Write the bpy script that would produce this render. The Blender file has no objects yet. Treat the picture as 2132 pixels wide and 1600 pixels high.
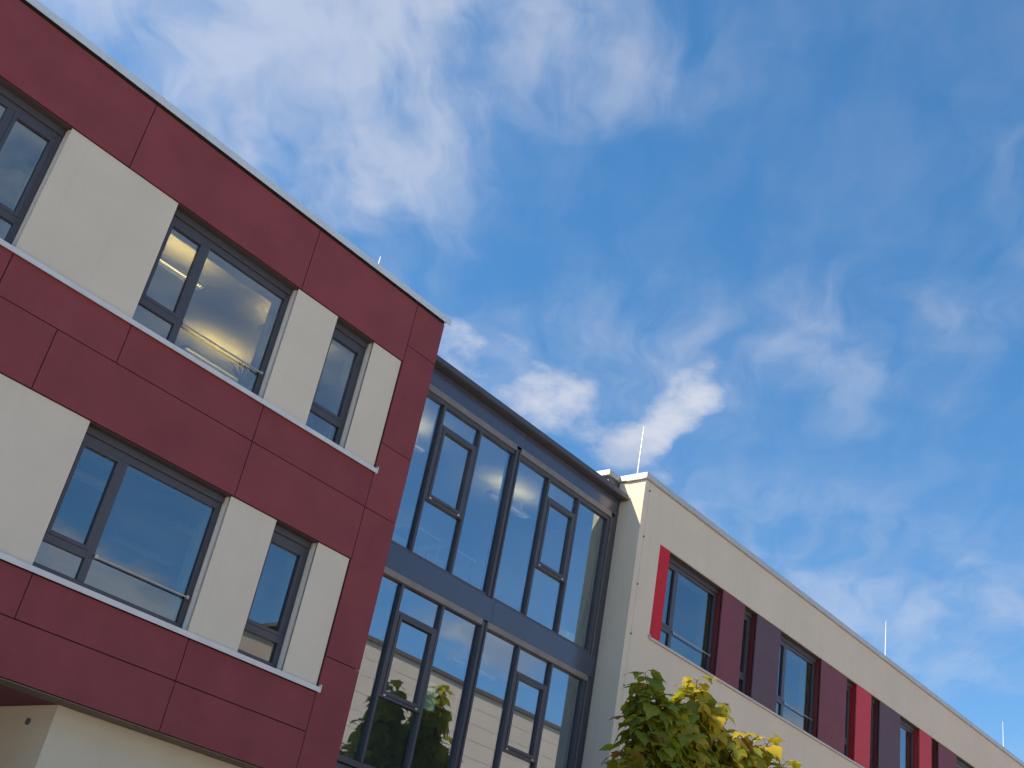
import bpy, bmesh, math, random
from mathutils import Vector, Matrix, Quaternion
random.seed(11)
SC = bpy.context.scene
COL = SC.collection

# ------------------------------------------------------------------ camera
cam_d = bpy.data.cameras.new('camera')
cam = bpy.data.objects.new('camera', cam_d)
COL.objects.link(cam)
RIGHT = Vector((0.6254596, -0.7598790, 0.1771556))
DOWN = Vector((0.4740330, 0.1897220, -0.8598246))
FWD = Vector((0.6197524, 0.6217631, 0.4788711))
cam.matrix_world = Matrix((
    (RIGHT.x, -DOWN.x, -FWD.x, 0.0),
    (RIGHT.y, -DOWN.y, -FWD.y, 0.0),
    (RIGHT.z, -DOWN.z, -FWD.z, 1.6),
    (0, 0, 0, 1)))
cam_d.sensor_fit = 'HORIZONTAL'
cam_d.sensor_width = 36.0
cam_d.lens = 2374.88 / 2132.0 * 36.0
cam_d.clip_start = 0.1
cam_d.clip_end = 6000
SC.camera = cam

# ------------------------------------------------------------------ exposure
SC.view_settings.view_transform = 'Standard'
SC.view_settings.look = 'None'
SC.view_settings.gamma = 1.0
SC.view_settings.use_curve_mapping = False
SC.view_settings.exposure = 0.65

# ------------------------------------------------------------------ sun
TO_SUN = Vector((-1.8, 1.0, 1.9)).normalized()
sd = bpy.data.lights.new('sun', 'SUN')
sun = bpy.data.objects.new('sun', sd)
COL.objects.link(sun)
sd.energy = 5.0
sd.angle = math.radians(0.53)
sd.color = (1.0, 0.86, 0.69)
sun.rotation_euler = (-TO_SUN).to_track_quat('-Z', 'Y').to_euler()
sun.location = (-30, 30, 40)

# ------------------------------------------------------------------ world: sky + clouds
world = bpy.data.worlds.new('World')
SC.world = world
world.use_nodes = True
wt = world.node_tree
for n in list(wt.nodes):
    wt.nodes.remove(n)


class NT:
    """thin helper around a node tree"""
    def __init__(s, t):
        s.t = t

    def n(s, typ, **kw):
        nd = s.t.nodes.new(typ)
        for k, v in kw.items():
            setattr(nd, k, v)
        return nd

    def put(s, sock, v):
        if hasattr(v, 'is_output') or isinstance(v, bpy.types.NodeSocket):
            s.t.links.new(v, sock)
        else:
            sock.default_value = v

    def m(s, op, a, b=0.0, c=0.0, clamp=False):
        nd = s.n('ShaderNodeMath', operation=op, use_clamp=clamp)
        s.put(nd.inputs[0], a)
        s.put(nd.inputs[1], b)
        s.put(nd.inputs[2], c)
        return nd.outputs[0]

    def sstep(s, v, lo, hi):
        nd = s.n('ShaderNodeMapRange', interpolation_type='SMOOTHSTEP')
        s.put(nd.inputs['Value'], v)
        nd.inputs['From Min'].default_value = lo
        nd.inputs['From Max'].default_value = hi
        return nd.outputs[0]

    def noise(s, vec, scale, detail=6, rough=0.55, dist=0.0, lac=2.0, dim='3D'):
        nd = s.n('ShaderNodeTexNoise', noise_dimensions=dim)
        s.put(nd.inputs['Vector'], vec)
        nd.inputs['Scale'].default_value = scale
        nd.inputs['Detail'].default_value = detail
        nd.inputs['Roughness'].default_value = rough
        nd.inputs['Lacunarity'].default_value = lac
        nd.inputs['Distortion'].default_value = dist
        return nd.outputs[0]

    def mapping(s, vec, loc=(0, 0, 0), rot=(0, 0, 0), scale=(1, 1, 1), typ='POINT'):
        nd = s.n('ShaderNodeMapping', vector_type=typ)
        s.put(nd.inputs[0], vec)
        nd.inputs[1].default_value = loc
        nd.inputs[2].default_value = rot
        nd.inputs[3].default_value = scale
        return nd.outputs[0]

    def mix(s, fac, a, b, mode='MIX'):
        nd = s.n('ShaderNodeMix', data_type='RGBA', blend_type=mode)
        s.put(nd.inputs[0], fac)
        s.put(nd.inputs[6], a)
        s.put(nd.inputs[7], b)
        return nd.outputs[2]


CLOUD_DARK = (2.1, 2.4, 3.1, 1)
CLOUD_LIGHT = (3.1, 3.2, 3.55, 1)
SKY_LOW = (0.47, 0.60, 0.68, 1)
SKY_TINT = (0.38, 0.77, 0.94, 1)
W = NT(wt)
sky = W.n('ShaderNodeTexSky', sky_type='NISHITA')
sky.sun_disc = False
sky.sun_elevation = math.asin(TO_SUN.z)
sky.sun_rotation = math.atan2(TO_SUN.x, TO_SUN.y)
sky.altitude = 300
sky.air_density = 1.0
sky.dust_density = 0.35
sky.ozone_density = 2.2
tc = W.n('ShaderNodeTexCoord')
sep = W.n('ShaderNodeSeparateXYZ')
wt.links.new(tc.outputs['Generated'], sep.inputs[0])
# a flat cloud layer: direction -> position on the layer
den = W.m('MAXIMUM', W.m('ADD', sep.outputs[2], 0.2), 0.06)
cmb = W.n('ShaderNodeCombineXYZ')
wt.links.new(W.m('DIVIDE', sep.outputs[0], den), cmb.inputs[0])
wt.links.new(W.m('DIVIDE', sep.outputs[1], den), cmb.inputs[1])
cmb.inputs[2].default_value = 1.0
P = cmb.outputs[0]
# slow warp so that no cloud has a plain outline
wn = W.n('ShaderNodeTexNoise', noise_dimensions='2D')
wt.links.new(P, wn.inputs['Vector'])
wn.inputs['Scale'].default_value = 7.0
wn.inputs['Detail'].default_value = 2
wn.inputs['Roughness'].default_value = 0.6
vs = W.n('ShaderNodeVectorMath', operation='MULTIPLY_ADD')
wt.links.new(wn.outputs['Color'], vs.inputs[0])
vs.inputs[1].default_value = (0.09, 0.09, 0)
va = W.n('ShaderNodeVectorMath', operation='ADD')
wt.links.new(P, va.inputs[0])
va.inputs[1].default_value = (-0.045, -0.045, 0)
wt.links.new(va.outputs[0], vs.inputs[2])
PW = vs.outputs[0]


spw = W.n('ShaderNodeSeparateXYZ')
wt.links.new(PW, spw.inputs[0])
PX, PY = W.n('ShaderNodeCombineXYZ'), W.n('ShaderNodeCombineXYZ')
for i in range(3):
    wt.links.new(spw.outputs[0], PX.inputs[i])
    wt.links.new(spw.outputs[1], PY.inputs[i])


def vmath(op, a, b, c=None):
    nd = W.n('ShaderNodeVectorMath', operation=op)
    for sk, q in zip(nd.inputs, (a, b, c)):
        if q is not None:
            W.put(sk, q)
    return nd.outputs['Value'] if op == 'DOT_PRODUCT' else nd.outputs[0]


def field(lst):
    """sum of soft ellipses, three at a time"""
    acc = None
    lst = lst + [(9, 9, 1, 1, 0, 0)] * (-len(lst) % 3)
    for k in range(0, len(lst), 3):
        tri = lst[k:k + 3]
        co = []
        for cx, cy, rx, ry, ang, amp in tri:
            c, d = math.cos(math.radians(ang)), math.sin(math.radians(ang))
            co.append(((c / rx, d / rx, -(c * cx + d * cy) / rx), (-d / ry, c / ry, (d * cx - c * cy) / ry)))
        l = []
        for ax in (0, 1):
            A, B, C = (tuple(co[i][ax][j] for i in range(3)) for j in range(3))
            l.append(vmath('MULTIPLY_ADD', PY.outputs[0], B, vmath('MULTIPLY_ADD', PX.outputs[0], A, C)))
        r2 = vmath('MULTIPLY_ADD', l[1], l[1], vmath('MULTIPLY', l[0], l[0]))
        fl = vmath('MAXIMUM', vmath('SUBTRACT', (1, 1, 1), r2), (0, 0, 0))
        v = vmath('DOT_PRODUCT', fl, tuple(t[5] for t in tri))
        acc = v if acc is None else W.m('ADD', acc, v)
    return acc


CIRRUS = [  # x, y, half-length, half-width, angle, strength
    (0.41, 0.77, 0.40, 0.22, 38, 0.78),
    (0.26, 0.93, 0.30, 0.17, -60, 0.62),
    (0.50, 0.59, 0.24, 0.13, -52, 0.55),
    (0.12, 0.72, 0.45, 0.32, 60, 0.7),
    (0.98, 0.68, 0.46, 0.17, -66, 0.34),
    (1.02, 0.37, 0.24, 0.08, -58, 0.22),
    (0.92, 0.27, 0.14, 0.05, -10, 0.34),
    (1.55, 0.68, 0.68, 0.28, -48, 0.36),
    (-0.6, 0.1, 0.9, 0.6, 20, 0.7),
    (0.50, -1.17, 0.50, 0.24, 0, 0.85),
]
CUMULUS = [
    (0.862, 0.965, 0.150, 0.11, 35, 0.95),
    (0.972, 0.890, 0.105, 0.080, 60, 0.92),
    (1.048, 0.765, 0.165, 0.066, 66, 1.0),
    (1.110, 0.870, 0.11, 0.075, 0, 0.80),
    (0.94, -1.93, 0.30, 0.17, 0, 1.6),
    (1.20, -2.00, 0.20, 0.12, 10, 1.0),
    (1.50, -1.38, 0.21, 0.15, 35, 1.2),
    (1.90, -1.05, 0.24, 0.12, 20, 1.0),
    (0.33, -1.16, 0.24, 0.17, 20, 1.0),
]
fv = W.n('ShaderNodeCombineXYZ')
for i, (ux, uy) in enumerate(((0.788 / 0.42, 0.616 / 0.42), (-0.616 / 0.13, 0.788 / 0.13))):
    dt = W.n('ShaderNodeVectorMath', operation='DOT_PRODUCT')
    wt.links.new(PW, dt.inputs[0])
    dt.inputs[1].default_value = (ux, uy, 0.37)
    wt.links.new(dt.outputs['Value'], fv.inputs[i])
fib = W.noise(fv.outputs[0], 1.9, 6, 0.56, dim='2D')
soft = W.noise(PW, 6.0, 4, 0.52, dim='2D')
tex = W.m('MULTIPLY_ADD', fib, 0.55, W.m('MULTIPLY', soft, 0.45))
cb = field(CIRRUS)
cir = W.m('MULTIPLY', W.m('MINIMUM', W.m('ADD', cb, 0.11), 0.69), W.sstep(W.m('MULTIPLY_ADD', cb, 0.10, tex), 0.31, 0.74))
puf = W.noise(P, 8.0, 6, 0.58, dim='2D')
ub = field(CUMULUS)
cum = W.sstep(W.m('MULTIPLY_ADD', W.m('SUBTRACT', puf, 0.5), 2.4, ub), 0.15, 1.35)
cum = W.m('MULTIPLY', cum, W.sstep(ub, 0.0, 0.5))
dens = W.m('MULTIPLY', W.m('MAXIMUM', cir, cum), 0.9, clamp=True)
ccol = W.mix(W.sstep(soft, 0.35, 0.65), CLOUD_DARK, CLOUD_LIGHT)
tint = W.mix(W.sstep(sep.outputs[2], 0.0, 0.7), SKY_LOW, SKY_TINT)
skyc = W.mix(1.0, sky.outputs[0], tint, 'MULTIPLY')
skymix = W.mix(dens, skyc, ccol)
bg = W.n('ShaderNodeBackground')
wt.links.new(skymix, bg.inputs[0])
bg.inputs[1].default_value = 0.15
wo = W.n('ShaderNodeOutputWorld')
wt.links.new(bg.outputs[0], wo.inputs[0])

# ------------------------------------------------------------------ materials
MATS = {}


def pmat(name, col, rough=0.6, metal=0.0, mottle=0.0, mscale=2.0, grain=0.0, gscale=250.0,
         bump=0.0, bscale=200.0, spec=0.5, coat=0.0, streak=0.0, vary=0.0):
    m = bpy.data.materials.new(name)
    m.use_nodes = True
    t = NT(m.node_tree)
    b = m.node_tree.nodes['Principled BSDF']
    b.inputs['Roughness'].default_value = rough
    b.inputs['Metallic'].default_value = metal
    b.inputs['Specular IOR Level'].default_value = spec
    b.inputs['Coat Weight'].default_value = coat
    b.inputs['Coat Roughness'].default_value = 0.15
    c = (col[0], col[1], col[2], 1)
    tcn = t.n('ShaderNodeTexCoord')
    vec = tcn.outputs['Object']
    out = c
    if mottle > 0:
        nz = t.noise(vec, mscale, 6, 0.6)
        dk = tuple(x * (1 - mottle) for x in col) + (1,)
        lt = tuple(min(1, x * (1 + mottle * 0.8)) for x in col) + (1,)
        out = t.mix(t.sstep(nz, 0.3, 0.7), dk, lt)
    if streak > 0:
        sv = t.mapping(vec, (0, 0, 0), (0, 0, 0), (9.0, 9.0, 0.35))
        nz = t.noise(sv, 1.0, 5, 0.6)
        out = t.mix(t.m('MULTIPLY', t.sstep(nz, 0.5, 0.8), streak), out, tuple(x * 0.62 for x in col) + (1,))
    if grain > 0:
        nz = t.noise(vec, gscale, 2, 0.6)
        g = t.n('ShaderNodeMapRange')
        t.put(g.inputs['Value'], nz)
        g.inputs['From Min'].default_value = 0.3
        g.inputs['From Max'].default_value = 0.7
        g.inputs['To Min'].default_value = 1 - grain
        g.inputs['To Max'].default_value = 1 + grain
        cg = t.n('ShaderNodeCombineColor')
        for i in range(3):
            t.put(cg.inputs[i], g.outputs[0])
        out = t.mix(1.0, out, cg.outputs[0], 'MULTIPLY')
    if vary > 0:      # each sheet from its own batch
        oi = t.n('ShaderNodeObjectInfo')
        g = t.m('MULTIPLY_ADD', oi.outputs['Random'], 2 * vary, 1 - vary)
        cg = t.n('ShaderNodeCombineColor')
        for i in range(3):
            t.put(cg.inputs[i], g)
        out = t.mix(1.0, out, cg.outputs[0], 'MULTIPLY')
    t.put(b.inputs['Base Color'], out)
    if bump > 0:
        bn = t.n('ShaderNodeBump')
        bn.inputs['Strength'].default_value = bump
        bn.inputs['Distance'].default_value = 0.004
        t.put(bn.inputs['Height'], t.noise(vec, bscale, 4, 0.6))
        t.put(b.inputs['Normal'], bn.outputs[0])
    MATS[name] = m
    return m


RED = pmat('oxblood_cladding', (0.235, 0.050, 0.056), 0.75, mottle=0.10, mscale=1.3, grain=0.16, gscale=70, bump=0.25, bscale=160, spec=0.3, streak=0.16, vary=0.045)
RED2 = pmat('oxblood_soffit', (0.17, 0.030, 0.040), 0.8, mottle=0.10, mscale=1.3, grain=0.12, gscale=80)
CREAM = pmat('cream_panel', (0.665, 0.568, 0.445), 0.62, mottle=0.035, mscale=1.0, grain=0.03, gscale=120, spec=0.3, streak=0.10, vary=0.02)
CREAM2 = pmat('cream_return_lit', (0.86, 0.75, 0.64), 0.6, grain=0.03, gscale=120)  # panel cream made paler; skylight on the recessed returns put into the colour
PLAST = pmat('cream_render', (0.665, 0.568, 0.445), 0.85, mottle=0.04, mscale=0.6, grain=0.06, gscale=110, bump=0.35, bscale=180, spec=0.2, streak=0.16)
GPLAST = pmat('ochre_cream_render', (0.62, 0.53, 0.40), 0.85, mottle=0.04, mscale=0.8, grain=0.05, gscale=110, bump=0.35, bscale=180, spec=0.2)
DARK = pmat('joint_backing', (0.035, 0.022, 0.024), 0.9)
RCOPE = pmat('pale_coping_metal', (0.66, 0.67, 0.66), 0.45, metal=0.25, mottle=0.05, mscale=2.5)
COPE = pmat('coping_metal', (0.50, 0.48, 0.45), 0.45, metal=0.25, mottle=0.05, mscale=2.5, grain=0.03, gscale=60)
CSILL = pmat('cream_sill', (0.52, 0.46, 0.40), 0.5, metal=0.1, mottle=0.06, mscale=3)
SILL = pmat('sill_metal', (0.66, 0.62, 0.60), 0.5, metal=0.15, mottle=0.06, mscale=3)
ANTH = pmat('anthracite_paint', (0.068, 0.062, 0.072), 0.42, mottle=0.06, mscale=3, grain=0.05, gscale=200)
ANTHS = pmat('anthracite_sheet', (0.062, 0.068, 0.098), 0.24, mottle=0.05, mscale=1.5, grain=0.05, gscale=200, spec=0.6, coat=0.35)
BRONZ = pmat('bronze_rail', (0.25, 0.205, 0.17), 0.42, metal=0.3, mottle=0.12, mscale=5)
STEEL = pmat('guard_steel', (0.50, 0.42, 0.38), 0.35, metal=0.8)
ZINC = pmat('rod_metal', (0.75, 0.76, 0.78), 0.35, metal=0.3)
HEADST = pmat('head_strip_dark', (0.075, 0.055, 0.050), 0.6)
GREYM = pmat('grey_flashing', (0.16, 0.16, 0.16), 0.45, metal=0.4, mottle=0.1, mscale=6)
CRIM = pmat('crimson_panel', (0.54, 0.018, 0.032), 0.6, spec=0.2, mottle=0.04, grain=0.04, gscale=120)
PLUM = pmat('plum_panel', (0.19, 0.054, 0.070), 0.65, spec=0.25, mottle=0.06, grain=0.08, gscale=100)
AUBER = pmat('aubergine_panel', (0.115, 0.070, 0.088), 0.65, spec=0.25, mottle=0.06, grain=0.08, gscale=100)
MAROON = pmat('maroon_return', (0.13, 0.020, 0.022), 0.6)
ROSE = pmat('rose_panel', (0.55, 0.050, 0.066), 0.6, spec=0.2, mottle=0.04, grain=0.04, gscale=120)
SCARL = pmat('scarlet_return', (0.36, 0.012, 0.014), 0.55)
INWALL = pmat('interior_white', (0.66, 0.63, 0.55), 0.9, mottle=0.03, mscale=1.0)
INCEIL = pmat('interior_ceiling', (0.62, 0.60, 0.55), 0.9)
INDARK = pmat('interior_floor', (0.10, 0.10, 0.10), 0.7, mottle=0.1)
WOODB = pmat('drip_trim', (0.17, 0.115, 0.075), 0.7, mottle=0.1, mscale=3)
OPPOS = pmat('opposite_cladding', (0.68, 0.535, 0.43), 0.8, mottle=0.05, mscale=0.5)
OPPCAP = pmat('opposite_coping', (0.14, 0.10, 0.085), 0.6)
TILE = pmat('brown_roof', (0.20, 0.12, 0.085), 0.8, mottle=0.15, mscale=2)
PAVE = pmat('paving', (0.42, 0.38, 0.32), 0.9, mottle=0.12, mscale=0.4, grain=0.1, gscale=8)
PALEG = pmat('pale_green_film', (0.50, 0.68, 0.58), 0.5)
BARK = pmat('bark', (0.09, 0.065, 0.045), 0.9, mottle=0.3, mscale=20, bump=0.6, bscale=60)
WHITEP = pmat('white_plastic', (0.8, 0.8, 0.8), 0.4)
POT = pmat('pot', (0.25, 0.11, 0.07), 0.7)
FURN = pmat('light_furniture', (0.5, 0.52, 0.54), 0.6)


def glass_mat(name, refl, ior, tint):
    m = bpy.data.materials.new(name)
    m.use_nodes = True
    t = NT(m.node_tree)
    m.node_tree.nodes.remove(m.node_tree.nodes['Principled BSDF'])
    o = m.node_tree.nodes['Material Output']
    ge = t.n('ShaderNodeNewGeometry')
    dt = t.n('ShaderNodeVectorMath', operation='DOT_PRODUCT')
    m.node_tree.links.new(ge.outputs['Incoming'], dt.inputs[0])
    m.node_tree.links.new(ge.outputs['Normal'], dt.inputs[1])
    cs_ = t.m('SUBTRACT', 1.0, t.m('ABSOLUTE', dt.outputs['Value']), clamp=True)
    fac = t.m('MULTIPLY_ADD', t.m('POWER', cs_, 5.0), 1.0 - refl, refl, clamp=True)   # Schlick
    gl = t.n('ShaderNodeBsdfGlossy')
    gl.inputs['Roughness'].default_value = 0.0
    gl.inputs['Color'].default_value = (0.78, 0.89, 1.0, 1)
    tcn = t.n('ShaderNodeTexCoord')
    bn = t.n('ShaderNodeBump')
    bn.inputs['Strength'].default_value = 0.16
    bn.inputs['Distance'].default_value = 0.004
    t.put(bn.inputs['Height'], t.noise(tcn.outputs['Object'], 1.0, 0, 0.4))
    t.put(gl.inputs['Normal'], bn.outputs[0])
    tr = t.n('ShaderNodeBsdfTransparent')
    tr.inputs[0].default_value = tint + (1,)
    mx = t.n('ShaderNodeMixShader')
    t.put(mx.inputs[0], fac)
    m.node_tree.links.new(tr.outputs[0], mx.inputs[1])
    m.node_tree.links.new(gl.outputs[0], mx.inputs[2])
    m.node_tree.links.new(mx.outputs[0], o.inputs[0])
    return m


GLASS = glass_mat('window_glass', 0.19, 1.5, (0.68, 0.70, 0.62))
GLASS2 = glass_mat('coated_glass', 0.27, 1.5, (0.84, 0.90, 0.90))


def emit_mat(name, col, s):
    m = bpy.data.materials.new(name)
    m.use_nodes = True
    t = NT(m.node_tree)
    m.node_tree.nodes.remove(m.node_tree.nodes['Principled BSDF'])
    e = t.n('ShaderNodeEmission')
    e.inputs[0].default_value = col + (1,)
    e.inputs[1].default_value = s
    m.node_tree.links.new(e.outputs[0], m.node_tree.nodes['Material Output'].inputs[0])
    return m


LAMP_UP = (emit_mat('lamp_uplight_warm', (1.0, 0.70, 0.24), 17.0), emit_mat('lamp_light_warm', (1.0, 0.76, 0.36), 7.0))
LAMP_LO = (emit_mat('lamp_uplight_pale', (1.0, 0.85, 0.65), 0.15), emit_mat('lamp_light_pale', (1.0, 0.92, 0.8), 0.9))
LAMP_LK = (emit_mat('lamp_uplight_link', (1.0, 0.74, 0.28), 9.0), emit_mat('lamp_light_link', (1.0, 0.78, 0.45), 7.0))

# ------------------------------------------------------------------ mesh helpers
ORG = {}


def root(name, loc, label, cat, group=None):
    o = bpy.data.objects.new(name, None)
    o.empty_display_size = 0.3
    COL.objects.link(o)
    o.location = loc
    ORG[o.name] = Vector(loc)
    o['label'] = label
    o['category'] = cat
    if group:
        o['group'] = group
    return o


def tag(o, label, cat, group=None):
    o['label'] = label
    o['category'] = cat
    if group:
        o['group'] = group
    return o


def box(bm, x0, x1, y0, y1, z0, z1):
    v = [bm.verts.new(c) for c in ((x0, y0, z0), (x1, y0, z0), (x1, y1, z0), (x0, y1, z0),
                                   (x0, y0, z1), (x1, y0, z1), (x1, y1, z1), (x0, y1, z1))]
    for f in ((0, 3, 2, 1), (4, 5, 6, 7), (0, 1, 5, 4), (1, 2, 6, 5), (2, 3, 7, 6), (3, 0, 4, 7)):
        bm.faces.new([v[i] for i in f])


def prism(bm, pts, ax, a, b):
    """closed polygon pts (2D) extruded along axis ax from a to b"""
    def mk(p, t):
        return {'x': (t, p[0], p[1]), 'y': (p[0], t, p[1]), 'z': (p[0], p[1], t)}[ax]
    A = [bm.verts.new(mk(p, a)) for p in pts]
    B = [bm.verts.new(mk(p, b)) for p in pts]
    n = len(pts)
    bm.faces.new(A)
    bm.faces.new(B[::-1])
    for i in range(n):
        bm.faces.new((A[i], B[i], B[(i + 1) % n], A[(i + 1) % n]))


def tube(bm, pts, radii, seg=8, cap=True):
    rings = []
    pts = [Vector(p) for p in pts]
    up = Vector((0.31, 0.17, 0.93)).normalized()
    for i, p in enumerate(pts):
        d = (pts[min(i + 1, len(pts) - 1)] - pts[max(i - 1, 0)]).normalized()
        a = d.cross(up)
        if a.length < 1e-3:
            a = d.cross(Vector((1, 0, 0)))
        a.normalize()
        b = d.cross(a)
        r = radii[i] if isinstance(radii, (list, tuple)) else radii
        rings.append([bm.verts.new(p + (a * math.cos(2 * math.pi * k / seg) + b * math.sin(2 * math.pi * k / seg)) * r) for k in range(seg)])
    for i in range(len(rings) - 1):
        for k in range(seg):
            bm.faces.new((rings[i][k], rings[i][(k + 1) % seg], rings[i + 1][(k + 1) % seg], rings[i + 1][k]))
    if cap:
        bm.faces.new(rings[0][::-1])
        bm.faces.new(rings[-1])


def link(name, bm, mat, parent=None, bevel=0.0, loc=None, smooth=False):
    bmesh.ops.recalc_face_normals(bm, faces=bm.faces)
    if bevel > 0:
        bmesh.ops.bevel(bm, geom=list(bm.edges), offset=bevel, segments=1, affect='EDGES', clamp_overlap=True)
    if parent is not None:
        r = parent
        while r.parent is not None:
            r = r.parent
        org = ORG[r.name]
    else:
        org = Vector(loc) if loc is not None else Vector((0, 0, 0))
    bmesh.ops.translate(bm, verts=bm.verts, vec=-org)
    me = bpy.data.meshes.new(name)
    bm.to_mesh(me)
    bm.free()
    if isinstance(mat, (list, tuple)):
        for q in mat:
            me.materials.append(q)
    else:
        me.materials.append(mat)
    if smooth:
        for p in me.polygons:
            p.use_smooth = True
    o = bpy.data.objects.new(name, me)
    COL.objects.link(o)
    if parent is not None:
        o.parent = parent
    else:
        o.location = org
        ORG[o.name] = org
    return o


def bx(name, c, mat, parent=None, bevel=0.0, loc=None):
    bm = bmesh.new()
    box(bm, *c)
    return link(name, bm, mat, parent, bevel, loc)


def bxs(name, cs, mat, parent=None, bevel=0.0, loc=None):
    bm = bmesh.new()
    for c in cs:
        box(bm, *c)
    return link(name, bm, mat, parent, bevel, loc)


F = 12.50          # front plane of both clad wings
GL = 13.09         # glass plane of the link
HEAD2, SILL2 = 10.272, 8.366
HEAD1, SILL1 = 6.916, 5.036

# ------------------------------------------------------------------ ground
g = bx('ground', (-900, 900, -900, 900, -0.5, 0.0), PAVE)
g['kind'] = 'structure'


# ------------------------------------------------------------------ windows
def window(parent, x0, x1, zs, zh, mull=None, sash=None, bar=None, y=12.675, glass=GLASS, headh=0.20, fr=0.075):
    """aluminium window; its frame is the part, panes and guard bar are sub-parts.
    mull: x of a mullion centre; sash: (xa, xb) extent of the opening casement with a transom"""
    zb = zs + 0.03
    cs = [(x0, x0 + fr, y, y + 0.075, zb, zh), (x1 - fr, x1, y, y + 0.075, zb, zh),
          (x0 + fr, x1 - fr, y, y + 0.075, zh - headh, zh), (x0 + fr, x1 - fr, y, y + 0.075, zb, zb + 0.075)]
    # blind cassette under the head, with its lip
    cs.append((x0 + 0.01, x1 - 0.01, y - 0.035, y - 0.002, zh - 0.105, zh - 0.012))
    zt = zs + 0.44
    bays = []
    if mull is not None:
        cs.append((mull - 0.05, mull + 0.05, y - 0.004, y + 0.073, zb + 0.075, zh - headh))
        bays = [(x0 + fr, mull - 0.05), (mull + 0.05, x1 - fr)]
    else:
        bays = [(x0 + fr, x1 - fr)]
    panes = []
    for a, b in bays:
        if sash and abs((a + b) / 2 - (sash[0] + sash[1]) / 2) < 0.4:
            cs.append((a, b, y - 0.004, y + 0.073, zt - 0.065, zt + 0.03))
            # casement frame
            s = 0.05
            z0, z1 = zt + 0.03, zh - headh
            cs += [(a, a + s, y - 0.012, y + 0.06, z0, z1), (b - s, b, y - 0.012, y + 0.06, z0, z1),
                   (a + s, b - s, y - 0.012, y + 0.06, z0, z0 + s), (a + s, b - s, y - 0.012, y + 0.06, z1 - s, z1)]
            panes += [(a + s, b - s, z0 + s, z1 - s), (a, b, zb + 0.075, zt - 0.065)]
        else:
            panes.append((a, b, zb + 0.075, zh - headh))
    w = bxs('window', cs, ANTH, parent, 0.003)
    bx('head_strip', (x0 + 0.002, x1 - 0.002, 12.524, y - 0.002, zh - 0.011, zh - 0.003), HEADST, w)  # thin dark strip lining the underside of the window head
    for a, b, c, d in panes:
        bx('pane', (a - 0.004, b + 0.004, y + 0.030, y + 0.036, c - 0.004, d + 0.004), glass, w)
    bx('inner_strip', (x1 - 0.085, x1 - 0.070, y + 0.155, y + 0.185, zb, zh - 0.16), WHITEP, w)  # white vertical strip inside the right jamb
    if bar:
        bm = bmesh.new()
        yb = y - 0.022
        tube(bm, [(bar[0], yb, zt), (bar[1], yb, zt)], 0.0115, 10)
        for q in (bar[0] + 0.02, bar[1] - 0.02):
            box(bm, q - 0.022, q + 0.022, yb - 0.018, y + 0.0, zt - 0.022, zt + 0.022)
        link('guard_bar', bm, STEEL, w, smooth=False)
    return w


def shell(parent, x0, x1, yf, wins, bands, inner, zc):
    pass


# ================================================================== RED WING
rb = root('red_wing', (5.3, 12.5, 0), 'dark red clad school wing with cream window panels at the left', 'building')
XR = 10.63         # its right hand corner
XL = -6.0
JG = 0.006         # half joint

UW = [(1.72, 3.908), (5.568, 7.756), (8.558, 9.335)]      # window openings, both storeys
PAN = [(3.908, 5.568), (7.756, 8.558), (9.335, 9.955)]    # cream panels
# structure behind the panels
cs = []
for z0, z1 in ((3.86, 5.0), (6.93, 8.32), (10.29, 11.30)):
    cs.append((XL, XR - 0.04, F + 0.05, F + 0.15, z0, z1))
for zs, zh in ((5.0, 6.93), (8.32, 10.29)):
    for a, b in ((XL, 1.72), (3.94, 5.54), (7.79, 8.53), (9.37, XR - 0.04)):
        cs.append((a, b, F + 0.05, F + 0.15, zs, zh))
bxs('backing_wall', cs, DARK, rb)
cs = []
for z0, z1 in ((3.86, 5.05), (6.77, 8.38), (10.12, 11.30)):
    cs.append((XL, XR - 0.06, F + 0.26, F + 0.52, z0, z1))
for zs, zh in ((5.05, 6.77), (8.38, 10.12)):
    for a, b in ((XL, 1.78), (3.84, 5.63), (7.69, 8.62), (9.27, XR - 0.06)):
        cs.append((a, b, F + 0.26, F + 0.52, zs, zh))
bxs('inner_wall', cs, INWALL, rb)
# rooms
bxs('floor_slab', [(XL, XR - 0.06, F + 0.521, 20.0, 7.20, 7.50), (XL, XR - 0.06, F + 0.521, 20.0, 3.90, 4.15)], INDARK, rb)
bxs('room_ceiling', [(XL, XR - 0.06, F + 0.521, 20.0, 10.52, 10.62), (XL, XR - 0.06, F + 0.521, 20.0, 7.10, 7.195)], INCEIL, rb)
bxs('partition', [(XL, XR - 0.06, 19.0, 19.15, 7.5, 10.52), (XL, XR - 0.06, 19.0, 19.15, 4.15, 7.10),
                  (10.40, 10.56, F + 0.521, 19.0, 7.5, 10.52), (10.40, 10.56, F + 0.521, 19.0, 4.15, 7.10),
                  (4.66, 4.80, F + 0.521, 19.0, 7.5, 10.52), (4.66, 4.80, F + 0.521, 19.0, 4.15, 7.10)], INWALL, rb)
bxs('roof_slab', [(XL, XR - 0.06, F + 0.521, 26, 10.9, 11.2), (XL, XR - 0.06, 20.2, 26, 0, 10.9),
                  (XR - 0.055, XR - 0.001, F + 0.13, 26, 0.0, 11.30)], GPLAST, rb)


def red_panel(x0, x1, z0, z1):
    bx('cladding_panel', (x0 + JG, x1 - JG, F, F + 0.028, z0 + JG, z1 - JG), RED, rb, 0.0025)


# parapet band
Z0, Z1 = HEAD2, 11.364
for a, b in ((-1.3, 1.73), (1.73, 4.759), (4.759, 7.79), (7.79, 9.968)):
    red_panel(a, b, Z0, Z1)
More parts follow.
